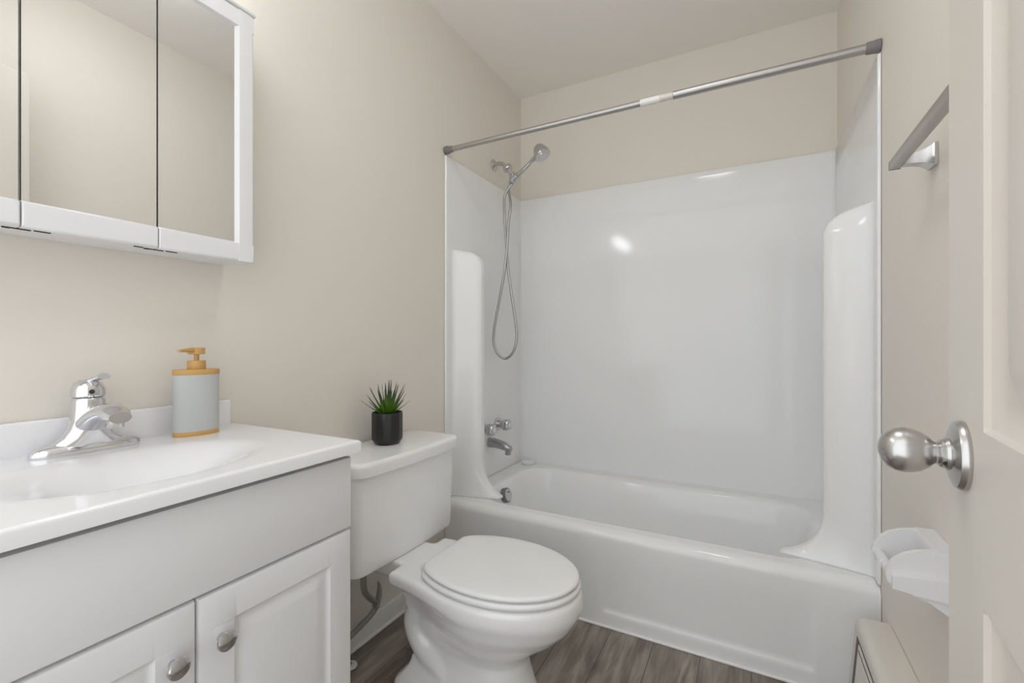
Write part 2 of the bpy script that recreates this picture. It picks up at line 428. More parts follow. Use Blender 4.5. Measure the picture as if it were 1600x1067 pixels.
ha = Vector((0.50, -0.12, -0.85)).normalized()
bm = bmesh.new()
lathe(bm, [(0.004, -0.034), (0.016, -0.032), (0.026, -0.022), (0.034, -0.004), (0.039, 0.012), (0.0415, 0.022), (0.0415, 0.030), (0.039, 0.033)], hc, ha, 40)
hd_ = obj('shower_head', bm, 'chrome2', sh)
bm = bmesh.new(); lathe(bm, [(0.038, 0.033), (0.036, 0.0355), (0.026, 0.035), (0.024, 0.038), (0.002, 0.039)], hc, ha, 36); o = obj('spray_face', bm, 'chrome2', hd_); o['label'] = 'grey spray face'
# hose
hose2 = [(0.069,1.805),(0.066,1.709),(0.077,1.558),(0.088,1.425),(0.111,1.275),(0.133,1.142),(0.137,1.06),(0.116,0.992),(0.073,0.960),(0.027,0.984),(0.002,1.044),(0.008,1.128),(0.035,1.261),(0.062,1.393),(0.081,1.525),(0.090,1.656),(0.103,1.753)]
pts = [bc+Vector((-0.012, -0.004, -0.028))]
nH = len(hose2)
for i, (x, z) in enumerate(hose2):
    t = i/(nH-1)
    Yp = 2.045 - 0.065*math.sin(PI*t) + (0.006 if i < nH/2 else -0.012)
    k = Yp/SY
    pts.append(Vector((1.2-(1.2-x)*k, Yp, 1.0485+(z-1.0485)*k)))
pts.append(hs+Vector((-0.006, 0, -0.03))); pts.append(hs)
bm = bmesh.new(); tube(bm, pts, 0.0068, 12, 7); obj('hose', bm, 'hose', sh)

# ------------------------------------------------------------------ tub filler faucet
tf = thing('tub_faucet', 'chrome two-handle bath faucet with spout on the left end panel', 'faucet', (0.008, 2.0, 0.6))
for k, yy in enumerate((1.925, 2.085)):
    bm = bmesh.new()
    lathe(bm, [(0.033, 0.0), (0.034, 0.004), (0.034, 0.008), (0.030, 0.012), (0.018, 0.014)], (0.0085, yy, 0.612), (1, 0, 0), 36)
    o = obj('escutcheon', bm, 'chrome2', tf)
    bm = bmesh.new()
    prof_h = [(0.017, 0.012), (0.019, 0.02), (0.019, 0.032), (0.026, 0.036), (0.031, 0.042), (0.032, 0.066), (0.028, 0.073), (0.018, 0.076), (0.002, 0.077)]
    n = 40; rings = []
    for r, hgt in prof_h:
        rings.append([(0.0085+hgt, yy+r*(1-(0.14 if r > 0.022 else 0)*abs(math.cos(2*a))**3)*math.cos(a), 0.612+r*(1-(0.14 if r > 0.022 else 0)*abs(math.cos(2*a))**3)*math.sin(a)) for a in [2*PI*i/n for i in range(n)]])
    loft(bm, rings); hn = obj('handle', bm, 'chrome2', tf, angle=40)
    bm = bmesh.new(); lathe(bm, [(0.010, 0.0765), (0.009, 0.079), (0.002, 0.0795)], (0.0085, yy, 0.612), (1, 0, 0), 20); obj('handle_cap', bm, 'plastic', hn)
bm = bmesh.new()
sp = []
for t in frange(0, 1, 12):
    x = 0.0085+0.125*t; rz = 0.030-0.008*t; ry = 0.024-0.004*t; zc = 0.527-0.016*t*t*1.3
    if t > 0.9: rz *= 0.8; ry *= 0.85
    sp.append([(x, 2.005+ry*math.cos(a), zc+rz*math.sin(a)*(1 if math.sin(a) > 0 else 0.75)) for a in [2*PI*i/28 for i in range(28)]])
loft(bm, sp)
lathe(bm, [(0.014, 0.0), (0.015, 0.004), (0.014, 0.03)], (0.118, 2.005, 0.479), (0, 0, 1), 24)
o = obj('spout', bm, 'grey', tf, angle=50)

# ------------------------------------------------------------------ toilet
TC = 1.155
toi = thing('toilet', 'white two-piece toilet with closed lid between the vanity and bathtub', 'toilet', (0.45, TC, 0))
TK = 1.163
def tank_ring(z, x0, x1, hw, r, bow=0.012):
    # rounded rectangle in XY with a slightly bowed front
    pts = []; n = 8
    for cx, cy, a0 in ((x1-r, TK+hw-r, 0), (x0+0.012, TK+hw-0.012, PI/2), (x0+0.012, TK-hw+0.012, PI), (x1-r, TK-hw+r, 3*PI/2)):
        rr = r if cx > (x0+x1)/2 else 0.012
        for i in range(n+1):
            a = a0+PI/2*i/n
            x = cx+rr*math.cos(a); y = cy+rr*math.sin(a)
            pts.append([x, y, z])
        if a0 == 3*PI/2:
            # front edge subdivisions
            for k in range(1, 10):
                y = TK-hw+r+(2*hw-2*r)*k/10; pts.append([x1, y, z])
    for p in pts:
        fx = max(0, (p[0]-(x0+x1)/2)/((x1-x0)/2)); u = (p[1]-TK)/hw
        p[0] += bow*fx*(1-u*u)
    return pts
bm = bmesh.new()
loft(bm, [tank_ring(z, 0.02+0.008*(1-t), 0.208+0.010*t, 0.237+0.004*t, 0.028) for z, t in ((0.3655, -0.9), (0.368, -0.2), (0.38, 0.1), (0.45, .35), (0.55, .65), (0.66, 1.0))])
obj('tank', bm, 'porc', toi, angle=50)
bm = bmesh.new()
loft(bm, [tank_ring(z, 0.014, 0.232+d, 0.246+d, 0.032, 0.015) for z, d in ((0.657, -0.006), (0.660, 0.0), (0.688, 0.003), (0.695, 0.001), (0.699, -0.004), (0.7005, -0.012))])
obj('tank_lid', bm, 'porc', toi, angle=50)
def egg(z, xb, xf, hb, hw, xw=None, n=64, convex=False, grow=0.0):
    """outline: straight-ish back at xb (half width hb), widest hw at xw, elliptical nose to xf"""
    xb -= grow; xf += grow; hb += grow; hw += grow
    if xw is None: xw = xf - hw*1.38
    pts = []
    h = n//2
    for i in range(h+1):              # nose half
        a = -PI/2+PI*i/h
        pts.append((xw+(xf-xw)*math.cos(a), TC+hw*math.sin(a), z))
    m = n//4
    for i in range(1, m+1):           # right flank to the back
        t = i/m; r = 0.022
        x = xw+(xb-xw)*t; s = (0.55*(1-math.sqrt(max(0, 1-(0.999*t)**2.2)))+0.45*t*t) if convex else t*t*(3-2*t)
        y = hw+(hb-hw)*s
        pts.append((x, TC+y, z))
    for i in range(1, 6):
        t = i/6; pts.append((xb, TC+hb-2*hb*t, z))
    for i in range(m, 0, -1):
        t = i/m; x = xw+(xb-xw)*t; s = (0.55*(1-math.sqrt(max(0, 1-(0.999*t)**2.2)))+0.45*t*t) if convex else t*t*(3-2*t)
        pts.append((x, TC-(hw+(hb-hw)*s), z))
    return pts
bm = bmesh.new()
lv = [ # z, xb, xf, hb, hw, xw
 (0.000, 0.235, 0.672, 0.105, 0.118, 0.55),
 (0.020, 0.238, 0.670, 0.103, 0.116, 0.55),
 (0.060, 0.270, 0.655, 0.080, 0.104, 0.54),
 (0.110, 0.285, 0.640, 0.066, 0.092, 0.54),
 (0.145, 0.290, 0.636, 0.064, 0.088, 0.53),
 (0.170, 0.288, 0.648, 0.070, 0.098, 0.53),
 (0.200, 0.280, 0.688, 0.078, 0.122, 0.53),
 (0.235, 0.270, 0.735, 0.086, 0.146, 0.53),
 (0.270, 0.262, 0.770, 0.092, 0.163, 0.535),
 (0.298, 0.258, 0.787, 0.098, 0.172, 0.54),
 (0.312, 0.250, 0.794, 0.118, 0.178, 0.54),
 (0.326, 0.246, 0.796, 0.136, 0.181, 0.54),
 (0.352, 0.244, 0.794, 0.140, 0.180, 0.54),
 (0.361, 0.248, 0.790, 0.137, 0.176, 0.54),
 (0.365, 0.256, 0.782, 0.130, 0.168, 0.54)]
loft(bm, [egg(*a) for a in lv])
# shelf under the tank
def rrect(z, x0, x1, hw, r=0.03, n=6):
    p = []
    for cx, cy, a0 in ((x1-r, TC+hw-r, 0), (x0+r, TC+hw-r, PI/2), (x0+r, TC-hw+r, PI), (x1-r, TC-hw+r, 3*PI/2)):
        p += [(cx+r*math.cos(a0+PI/2*i/n), cy+r*math.sin(a0+PI/2*i/n), z) for i in range(n+1)]
    return p
loft(bm, [rrect(z, 0.06+d, 0.36, 0.082-d*0.5) for z, d in ((0.30, 0.03), (0.315, 0.008), (0.35, 0.0), (0.3648, 0.004))])
# trapway S on the sides
tube(bm, [(0.50, TC, 0.17), (0.42, TC, 0.235), (0.335, TC, 0.250), (0.285, TC, 0.195), (0.315, TC, 0.125), (0.39, TC, 0.08), (0.45, TC, 0.03)], 0.058, 24, 6, flat=(1.62, 1.0))
# mounting flange on the floor
loft(bm, [rrect(z, 0.225+d, 0.50, 0.125-d, 0.05) for z, d in ((0.0, 0.0), (0.018, 0.002), (0.03, 0.014))])
bowl = obj('bowl', bm, 'porc', toi)
md = bowl.modifiers.new('blend', 'REMESH'); md.mode = 'VOXEL'; md.voxel_size = 0.0055; md.use_smooth_shade = True
md = bowl.modifiers.new('soft', 'SMOOTH'); md.factor = 0.6; md.iterations = 7
for s in (-1, 1):
    bm = bmesh.new(); lathe(bm, [(0.015, 0.0), (0.015, 0.010), (0.013, 0.020), (0.008, 0.026), (0.001, 0.028)], (0.385, TC+s*0.113, 0.024), (0, 0, 1), 24)
    obj('bolt_cap', bm, 'plastic', toi)
# seat ring and lid
SB = dict(xw=0.545)
bm = bmesh.new()
loft(bm, [egg(z, 0.345, 0.790, 0.105, 0.176, 0.545, convex=True, grow=g) for z, g in ((0.3665, -0.008), (0.368, -0.003), (0.373, 0.0), (0.378, 0.0), (0.3825, -0.003), (0.384, -0.008))])
obj('seat', bm, 'seat', toi, angle=60)
bm = bmesh.new()
loft(bm, [egg(z, 0.350, 0.786, 0.100, 0.172, 0.545, convex=True, grow=g) for z, g in ((0.3865, -0.009), (0.3875, -0.004), (0.3915, 0.0), (0.396, 0.0), (0.400, -0.004), (0.4015, -0.010), (0.4030, -0.03), (0.4035, -0.08))])
obj('lid', bm, 'seat', toi, angle=60)
for s in (-1, 1):
    bm = bmesh.new(); box(bm, 0.322, 0.349, TC+s*0.07-0.016, TC+s*0.07+0.016, 0.364, 0.385, 0.006); obj('hinge', bm, 'seat', toi)
# water supply
sl = thing('water_supply_line', 'grey braided water supply hose under the toilet tank beside the vanity', 'supply hose', (0.05, 1.1, 0.0))
bm = bmesh.new()
tube(bm, [(0.11, 1.045, 0.3645), (0.108, 1.052, 0.31), (0.100, 1.064, 0.25), (0.082, 1.10, 0.205), (0.062, 1.148, 0.158), (0.050, 1.165, 0.128), (0.042, 1.145, 0.105), (0.036, 1.10, 0.088), (0.034, 1.05, 0.075), (0.034, 0.99, 0.05)], 0.0095, 14, 6, flat=(1, 1)); obj('hose', bm, 'braid', sl)
bm = bmesh.new()
tube(bm, [(0.058, 1.156, 0.135), (0.052, 1.178, 0.160), (0.046, 1.186, 0.188), (0.043, 1.184, 0.205)], lambda t: 0.014-0.010*t, 14, 4, flat=(1, 0.6)); obj('valve_handle', bm, 'braid', sl)
bm = bmesh.new(); lathe(bm, [(0.008, 0.0), (0.018, 0.002), (0.020, 0.006), (0.017, 0.012), (0.010, 0.014)], (0.062, 1.045, 0.0), (0, 0, 1), 24); o = obj('floor_flange', bm, 'plastic', sl); o['label'] = 'white floor flange'
bm = bmesh.new(); tube(bm, [(0.062, 1.045, 0.01), (0.058, 1.01, 0.03), (0.040, 0.992, 0.05)], 0.007, 12, 5); obj('pipe', bm, 'braid', sl)

# ------------------------------------------------------------------ potted succulent
px, py, pz = 0.098, 1.17, 0.7008
pp = thing('potted_succulent', 'small spiky green succulent in black fluted pot on toilet tank lid', 'potted plant', (px, py, pz))
bm = bmesh.new(); n = 72; rings = []
for r, h in ((0.034, 0.0), (0.040, 0.002), (0.0500, 0.014), (0.0515, 0.020), (0.0515, 0.104), (0.0505, 0.107), (0.0475, 0.107), (0.0465, 0.104), (0.0465, 0.095)):
    rings.append([(px+r*(1+(0.018*math.cos(12*a) if 0.016 < h < 0.106 and r > 0.05 else 0))*math.cos(a), py+r*(1+(0.018*math.cos(12*a) if 0.016 < h < 0.106 and r > 0.05 else 0))*math.sin(a), pz+h) for a in [2*PI*i/n for i in range(n)]])
loft(bm, rings); obj('pot', bm, 'pot', pp)
bm = bmesh.new(); lathe(bm, [(0.047, 0.093), (0.046, 0.0975), (0.02, 0.100), (0.002, 0.101)], (px, py, pz), (0, 0, 1), 30); obj('soil', bm, 'soil', pp)
bm = bmesh.new(); al = bm.verts.layers.float.new('along')
def leaf(az, tilt, L, w):
    d = Vector((math.cos(az), math.sin(az), 0)); base = Vector((px, py, pz+0.096))+d*0.006
    side = Vector((-math.sin(az), math.cos(az), 0)); prev = None; p = base.copy(); n = 9
    for i in range(n+1):
        t = i/n
        ang = tilt*(1-0.28*t)                      # curls upward
        dr = (d*math.sin(ang)+Vector((0, 0, 1))*math.cos(ang)).normalized()
        nm = side.cross(dr).normalized()
        if i: p = p+dr*(L/n)
        ww = w*(0.75+0.45*math.sin(PI*min(1, t*1.6)))*(1-t)**0.75+0.0006
        ring = [p-side*ww, p-nm*ww*0.45, p+side*ww, p+nm*ww*0.12]
        R = [bm.verts.new(q) for q in ring]
        for v in R: v[al] = t
        if prev:
            for k in range(4): bm.faces.new((prev[k], prev[(k+1) % 4], R[(k+1) % 4], R[k]))
        prev = R
    bm.faces.new(prev)
for layer, (cnt, tilt, L) in enumerate(((8, 1.15, 0.092), (8, 0.90, 0.106), (8, 0.64, 0.112), (6, 0.38, 0.110), (3, 0.14, 0.114))):
    for i in range(cnt):
        leaf(2*PI*i/cnt+layer*0.5+random.uniform(-.15, .15), tilt*random.uniform(0.88, 1.1), L*random.uniform(0.85, 1.1), 0.0080)
obj('foliage', bm, 'leaf', pp, angle=60)

# ------------------------------------------------------------------ vanity cabinet
VY0, VY1, VX = 0.100, 0.700, 0.422
van = thing('vanity_cabinet', 'white two-door bathroom vanity cabinet beside the toilet', 'vanity cabinet', (0.21, 0.4, 0))
bm = bmesh.new()
r_ = bmesh.ops.create_cube(bm, size=1.0)
for v in r_['verts']: v.co = Vector((0.004+(v.co.x+.5)*(VX-0.004), VY0+(v.co.y+.5)*(VY1-VY0), 0.10+(v.co.z+.5)*0.7105))
tf_ = [f for f in bm.faces if f.calc_center_median().z > 0.8]
bmesh.ops.inset_region(bm, faces=tf_, thickness=0.016)
for v in {v for f in tf_ for v in f.verts}: v.co.z -= 0.12
bm.faces.ensure_lookup_table(); box(bm, 0.004, VX-0.06, VY0+0.002, VY1-0.002, 0.0, 0.10)
obj('body', bm, 'vinyl', van, angle=30)
pr_van = [(0, 0), (0.002, -0.0018), (0.005, -0.0046), (0.008, -0.0056), (0.012, -0.0056), (0.016, -0.0046), (0.030, -0.0008), (0.034, 0.0)]
bm = bmesh.new()
panel_slab(bm, (VX+0.018, VY1-0.001, 0.651), (0, -1, 0), (0, 0, 1), (1, 0, 0), VY1-VY0-0.002, 0.150, 0.0175, [], pr_van, edge=0.004)
obj('false_front', bm, 'vinyl', van, angle=40)
for y0, y1, ky in ((0.3945, 0.699, 0.427), (0.101, 0.3915, 0.358)):
    bm = bmesh.new()
    panel_slab(bm, (VX+0.018, y1, 0.12), (0, -1, 0), (0, 0, 1), (1, 0, 0), y1-y0, 0.526, 0.0175, [(0.055, y1-y0-0.055, 0.055, 0.526-0.055)], pr_van, edge=0.006)
    dd = obj('door', bm, 'vinyl', van, angle=40)
    bm = bmesh.new(); lathe(bm, [(0.006, 0.0), (0.006, 0.010), (0.009, 0.013), (0.0145, 0.016), (0.0158, 0.019), (0.0150, 0.022), (0.011, 0.0245), (0.001, 0.0255)], (VX+0.018, ky, 0.570), (1, 0, 0), 32)
    obj('knob', bm, 'chrome2', dd)
# ------------------------------------------------------------------ countertop with integral basin
CT = 0.836; CX1, CY0, CY1 = 0.455, 0.085, 0.712
top = thing('vanity_countertop', 'white one-piece countertop with integral basin on the vanity cabinet', 'countertop', (0.23, 0.4, 0.81))
def basin(x, y):
    k = ((x-0.262)/0.150)**2 + ((y-0.394)/0.215)**2
    r = math.sqrt(k)
    if r >= 1: return 0.0
    t = 1-r
    return -0.062*(0.5-0.5*math.cos(PI*min(1, t/0.95)))
def top_fn(x, y):
    z = CT+basin(x, y)
    e = min(CX1-x, CY1-y, y-CY0); r = 0.006
    if e < r: z -= r-math.sqrt(max(0, r*r-(r-e)**2))
    # shallow drip-edge step round the deck
    k = rr_sd(x, y, 0.035, CX1-0.030, CY0+0.03, CY1-0.035, 0.03)
    return (x, y, z)
def fine(a, b, n, r=0.006): return [a, a+r*.12, a+r*.4, a+r*.7] + frange(a+r, b-r, n) + [b-r*.7, b-r*.4, b-r*.12, b]
bm = bmesh.new()
gx, gy = frange(0.002, CX1-0.006, 90)+[CX1-0.0042, CX1-0.0024, CX1-0.0008, CX1], fine(CY0, CY1, 120)
G = grid(bm, top_fn, gx, gy)
loop = [G[i][0] for i in range(len(gx))]+[G[-1][j] for j in range(1, len(gy))]+[G[i][-1] for i in range(len(gx)-2, -1, -1)]+[G[0][j] for j in range(len(gy)-2, 0, -1)]
low = [bm.verts.new((v.co.x, v.co.y, 0.811)) for v in loop]
for i in range(len(loop)): bm.faces.new((loop[i], low[i], low[(i+1) % len(loop)], loop[(i+1) % len(loop)]))
obj('counter_slab', bm, 'marble', top, angle=50)
bm = bmesh.new(); box(bm, 0.001, 0.020, CY0, 0.690, CT-0.004, 0.900, 0.004); obj('backsplash', bm, 'marble', top)
bm = bmesh.new(); lathe(bm, [(0.022, 0.0), (0.021, 0.003), (0.012, 0.004), (0.002, 0.003)], (0.262, 0.394, CT-0.0645), (0, 0, 1), 28); obj('drain', bm, 'chrome', top)

# ------------------------------------------------------------------ basin faucet
FX, FY = 0.056, 0.394
fa = thing('basin_faucet', 'chrome single-lever basin faucet at the back of the countertop', 'faucet', (FX, FY, CT))
bm = bmesh.new(); rings = []
for z, gx_, gy_ in ((0.0, 0.0255, 0.083), (0.004, 0.0265, 0.084), (0.010, 0.0255, 0.082), (0.016, 0.0225, 0.076), (0.0195, 0.018, 0.064)):
    rg = []
    for i in range(56):
        a = 2*PI*i/56; c, s = math.cos(a), math.sin(a); e = 2/2.6
        rg.append((FX+gx_*math.copysign(abs(c)**e, c), FY+gy_*math.copysign(abs(s)**e, s), CT+0.0001+z))
    rings.append(rg)
loft(bm, rings); obj('base_plate', bm, 'chrome', fa, angle=50)
# body: wide skirt sweeping up to a round tower
bm = bmesh.new(); rings = []
for z, rx, ry, ox in ((0.010, 0.0240, 0.074, 0), (0.018, 0.0240, 0.060, 0.001), (0.030, 0.0245, 0.042, 0.002), (0.045, 0.0250, 0.032, 0.002), (0.060, 0.0255, 0.0275, 0.001), (0.080, 0.0255, 0.0262, 0), (0.098, 0.0255, 0.0258, 0), (0.103, 0.0245, 0.0248, 0), (0.105, 0.022, 0.022, 0)):
    rings.append([(FX+ox+rx*math.cos(a), FY+ry*math.sin(a), CT+z) for a in [2*PI*i/44 for i in range(44)]])
loft(bm, rings); obj('body', bm, 'chrome', fa, angle=50)
bm = bmesh.new(); rings = []
for t in frange(0, 1, 16):
    x = FX+0.010+0.122*t; zc = CT+0.052+0.034*math.sin(PI*0.5*min(1, t*1.15))-0.012*max(0, t-0.7)*3.3
    ry = 0.024-0.004*t+(0.003*math.sin(PI*t)); rz = 0.020-0.007*t
    if t > 0.93: ry *= 0.86; rz *= 0.8
    rings.append([(x, FY+ry*math.cos(a), zc+rz*math.sin(a)) for a in [2*PI*i/28 for i in range(28)]])
loft(bm, rings)
so = obj('spout', bm, 'chrome', fa, angle=60)
bm = bmesh.new(); lathe(bm, [(0.0115, 0.0), (0.0125, 0.002), (0.0125, 0.016)], (FX+0.113, FY, CT+0.054), (0, 0, 1), 24); obj('aerator', bm, 'nickel', so)
bm = bmesh.new(); lathe(bm, [(0.0255, 0.106), (0.0262, 0.109), (0.0255, 0.122), (0.0215, 0.132), (0.013, 0.138), (0.002, 0.1395)], (FX, FY, CT), (0, 0, 1), 40)
lv_ = obj('lever_dome', bm, 'chrome', fa)
bm = bmesh.new(); tube(bm, [(FX+0.004, FY, CT+0.132), (FX+0.012, FY+0.004, CT+0.138), (FX+0.020, FY+0.009, CT+0.142), (FX+0.029, FY+0.014, CT+0.145)], lambda t: 0.0075+0.0035*t, 18, 6, flat=(1.25, 0.55)); obj('lever', bm, 'chrome', lv_)
bm = bmesh.new(); lathe(bm, [(0.0045, 0.0), (0.0042, 0.0012)], (FX+0.0252, FY-0.003, CT+0.116), (1, -0.1, 0.1), 16); obj('index_button', bm, 'dark', lv_)

# ------------------------------------------------------------------ soap dispenser
sx, sy, sz = 0.074, 0.580, CT+0.0001
soap = thing('soap_dispenser', 'flat oval grey soap bottle with mustard pump on the countertop', 'soap dispenser', (sx, sy, sz))
th = math.radians(12)
uvs = (Vector((math.sin(th), math.cos(th), 0)), Vector((math.cos(th), -math.sin(th), 0)))
def oval(prof_, nm, m, parent):
    bm = bmesh.new(); lathe(bm, [(r, h) for r, h in prof_], (sx, sy, sz), (0, 0, 1), 56, 1.0, 0.55, uvs); return obj(nm, bm, m, parent)
oval([(0.0445, 0.0), (0.0455, 0.001), (0.0455, 0.0095), (0.045, 0.010)], 'base_band', 'gold', soap)
oval([(0.0450, 0.010), (0.0450, 0.137), (0.0440, 0.1375)], 'bottle', 'bottle', soap)
cp = oval([(0.0455, 0.137), (0.0462, 0.138), (0.0462, 0.1475), (0.0445, 0.149)], 'top_band', 'gold', soap)
bm = bmesh.new(); lathe(bm, [(0.0175, 0.148), (0.018, 0.149), (0.018, 0.168), (0.0172, 0.169)], (sx, sy, sz), (0, 0, 1), 36); co = obj('collar', bm, 'gold', soap)
bm = bmesh.new(); lathe(bm, [(0.0052, 0.168), (0.0052, 0.186)], (sx, sy, sz), (0, 0, 1), 20); obj('pump_stem', bm, 'gold', soap)
bm = bmesh.new()
lathe(bm, [(0.0150, 0.183), (0.0168, 0.184), (0.0168, 0.1975), (0.0155, 0.1985)], (sx, sy, sz), (0, 0, 1), 30, 1.0, 0.8, uvs)
nd = Vector((0.42, -0.9, 0)).normalized(); b0 = Vector((sx, sy, sz+0.192))
tube(bm, [b0+nd*0.008, b0+nd*0.024, b0+nd*0.038+Vector((0, 0, 0.0005)), b0+nd*0.052+Vector((0, 0, -0.0005))], lambda t: 0.0068-0.0032*t, 16, 5, flat=(1, 0.8))
obj('pump_head', bm, 'gold', soap)

# ------------------------------------------------------------------ mirror cabinet
MY0, MY1, MZ0, MZ1, MX = 0.076, 0.687, 1.240, 1.844, 0.122
mc = thing('mirror_cabinet', 'white framed three-door mirrored medicine cabinet on the left wall', 'mirror cabinet', (0.06, 0.38, 1.24))
bm = bmesh.new(); box(bm, 0.001, MX-0.020, MY0+0.004, MY1-0.004, MZ0+0.004, MZ1-0.003, 0.002, 1); obj('body', bm, 'cab', mc)
bm = bmesh.new(); box(bm, 0.001, MX+0.004, MY0-0.003, MY1+0.002, MZ1-0.002, MZ1+0.005, 0.002, 2); obj('top_ledge', bm, 'cab', mc)
seams = [MY0, 0.285, 0.484, MY1]
ZB, ZT, YR = 1.286, 1.797, 0.641
def prof_bar(bm, ring_fn, ends): loft(bm, [ring_fn(e) for e in ends])
for k in range(3):
    y0, y1 = seams[k]+0.0012, seams[k+1]-0.0012
    tilt = (0.0, 0.0015, 0.0)[k]
    lm = y0 if k else y0+0.045; rm = YR if k == 2 else y1
    # frame: built as a mesh of mitred bars (inner lip slopes down to the glass)
    bm = bmesh.new()
    xo = MX; xg = MX-0.007
    def bar(zo, zi, zl):   # horizontal bar: outer z, front-inner z, lip z at glass
        ys_ = frange(y0, y1, 2)
        secs = []
        r = 0.006; sgn = 1 if zi > zo else -1
        sec = [(MX-0.018, zo), (xo-r, zo)]+[(xo-r+r*math.sin(a), zo+sgn*(r-r*math.cos(a))) for a in frange(0, PI/2, 5)[1:]]+[(xo, zi), (xg, zl), (MX-0.018, zl)]
        loft(bm, [[(x-(0.0012 if (j == 0 or j == 4) else 0), y, z) for x, z in sec] for j, y in enumerate([y0, y0+0.002, (y0+y1)/2, y1-0.002, y1])])
    bar(MZ0, ZB-0.004, ZB); bar(MZ1-0.002, ZT+0.004, ZT)
    if k != 1:
        if k == 2: oo, ii, ll = y1, YR+0.009, YR
        else: oo, ii, ll = y0, y0+0.036, y0+0.045
        r = 0.006; sgn = -1 if k == 2 else 1
        sec = [(MX-0.018, oo), (xo-r, oo)]+[(xo-r+r*math.sin(a), oo+sgn*(r-r*math.cos(a))) for a in frange(0, PI/2, 5)[1:]]+[(xo+0.0003, ii), (xg, ll), (MX-0.018, ll)]
        zs_ = [MZ0+0.001, MZ1-0.003]
        # keep the lip between the horizontal bars
        loft(bm, [[(x, y, z) for x, y in sec] for z in zs_])
    box(bm, MX-0.0178, MX-0.0145, y0, y1, MZ0+0.002, MZ1-0.004)
    bmesh.ops.remove_doubles(bm, verts=bm.verts[:], dist=1e-6)
    dr = obj('door', bm, 'cab', mc, angle=30)
    bm = bmesh.new(); box(bm, MX-0.014, xg+0.0004, y0+0.0005 if lm == y0 else lm-0.001, y1-0.0005 if rm == y1 else rm+0.001, ZB-0.001, ZT+0.001)
    mo = obj('mirror', bm, 'mirror', dr, smooth=False)
for yy in (0.285, 0.484):
    bm = bmesh.new(); box(bm, MX-0.019, MX-0.0165, yy-0.004, yy+0.004, MZ0+0.01, MZ1-0.01)  # dark strip stands in for the shade inside the door gap
    o = obj('door_gap_shade', bm, 'dark', mc, smooth=False); o['label'] = 'dark strip painted as shade between mirror doors'
    for dy, dx, l in ((-0.030, 0.012, 0.016), (0.0, 0.018, 0.034), (0.030, 0.014, 0.022), (-0.012, 0.022, 0.010)):
        bm = bmesh.new(); box(bm, MX-dx-0.003, MX-dx, yy+dy-l/2, yy+dy+l/2, MZ0-0.0018, MZ0+0.0035, 0.0008, 1)
        o = obj('dark_mark', bm, 'darkmetal', mc)  # small dark marks on the underside near the door seams

# ------------------------------------------------------------------ vanity light above the cabinet
vl = thing('vanity_light', 'white bath light bar with round lit bulbs above the mirror cabinet', 'wall light', (0.0, 0.385, 1.97))
bm = bmesh.new(); box(bm, 0.001, 0.035, 0.12, 0.64, 1.94, 2.04, 0.008); obj('backplate', bm, 'cab', vl)
for yy in (0.20, 0.38, 0.56):
    bm = bmesh.new(); lathe(bm, [(0.022, 0.034), (0.022, 0.055), (0.016, 0.058)], (0, yy, 1.99), (1, 0, 0), 24); hld = obj('bulb_holder', bm, 'plastic', vl)
    bm = bmesh.new(); bmesh.ops.create_uvsphere(bm, u_segments=24, v_segments=14, radius=0.040)
    for v in bm.verts: v.co += Vector((0.095, yy, 1.99))
    obj('bulb', bm, 'bulb', hld)
# added fill lamp on the ceiling, unseen above the frame, brightens tub and toilet
cl = thing('added_fill_lamp', 'round white lamp added on the ceiling as unseen fill light', 'ceiling lamp', (0.95, 0.80, H))
bm = bmesh.new(); lathe(bm, [(0.155, 0.0), (0.16, -0.004), (0.16, -0.022), (0.15, -0.024)], (0.95, 0.80, H-0.0005), (0, 0, 1), 48); obj('fill_lamp_base', bm, 'plastic', cl)
bm = bmesh.new(); lathe(bm, [(0.145, -0.024), (0.145, -0.034), (0.138, -0.052), (0.12, -0.066), (0.07, -0.076), (0.002, -0.079)], (0.95, 0.80, H-0.0005), (0, 0, 1), 48); obj('fill_diffuser', bm, 'fill_diffuser', cl)

# ------------------------------------------------------------------ towel bar on the right wall
tb = thing('towel_bar', 'square brushed nickel towel bar high on the right wall, partly behind door', 'towel bar', (W, 1.0, 1.42))
TX, TZ = 1.4695, 1.4235
bm = bmesh.new(); box(bm, TX-0.0095, TX+0.0095, 0.62, 1.232, TZ-0.0095, TZ+0.0095, 0.0012, 2); obj('bar', bm, 'towel', tb)
for yy in (1.205, 0.66):
    bm = bmesh.new()
    def tp_ring(x, hy, z0, z1): return [(x, yy-hy, z0), (x, yy+hy, z0), (x, yy+hy, z1), (x, yy-hy, z1)]
    loft(bm, [tp_ring(x, hy, TZ-lo, TZ+hi) for x, hy, lo, hi in ((TX+0.008, 0.011, 0.011, 0.008), (1.480, 0.011, 0.0115, 0.007), (1.495, 0.012, 0.0125, 0.008), (1.508, 0.015, 0.015, 0.012), (1.517, 0.018, 0.020, 0.017), (1.521, 0.021, 0.023, 0.021), (W-0.0005, 0.021, 0.023, 0.021))])
    obj('wall_bracket', bm, 'nickel', tb, angle=30)
    bm = bmesh.new(); box(bm, TX-0.0097, TX+0.0097, yy+0.0265 if yy > 1 else yy-0.041, yy+0.0285 if yy > 1 else yy-0.039, TZ-0.0097, TZ+0.0097, 0.0005, 1)
    o = obj('end_cap', bm, 'darkmetal', tb)

# ------------------------------------------------------------------ toilet paper holder
tp = thing('toilet_paper_holder', 'empty white plastic toilet paper holder on the right wall below the doorknob', 'toilet paper holder', (W, 1.14, 0.6))
YN, YF = 1.085, 1.205
bm = bmesh.new()
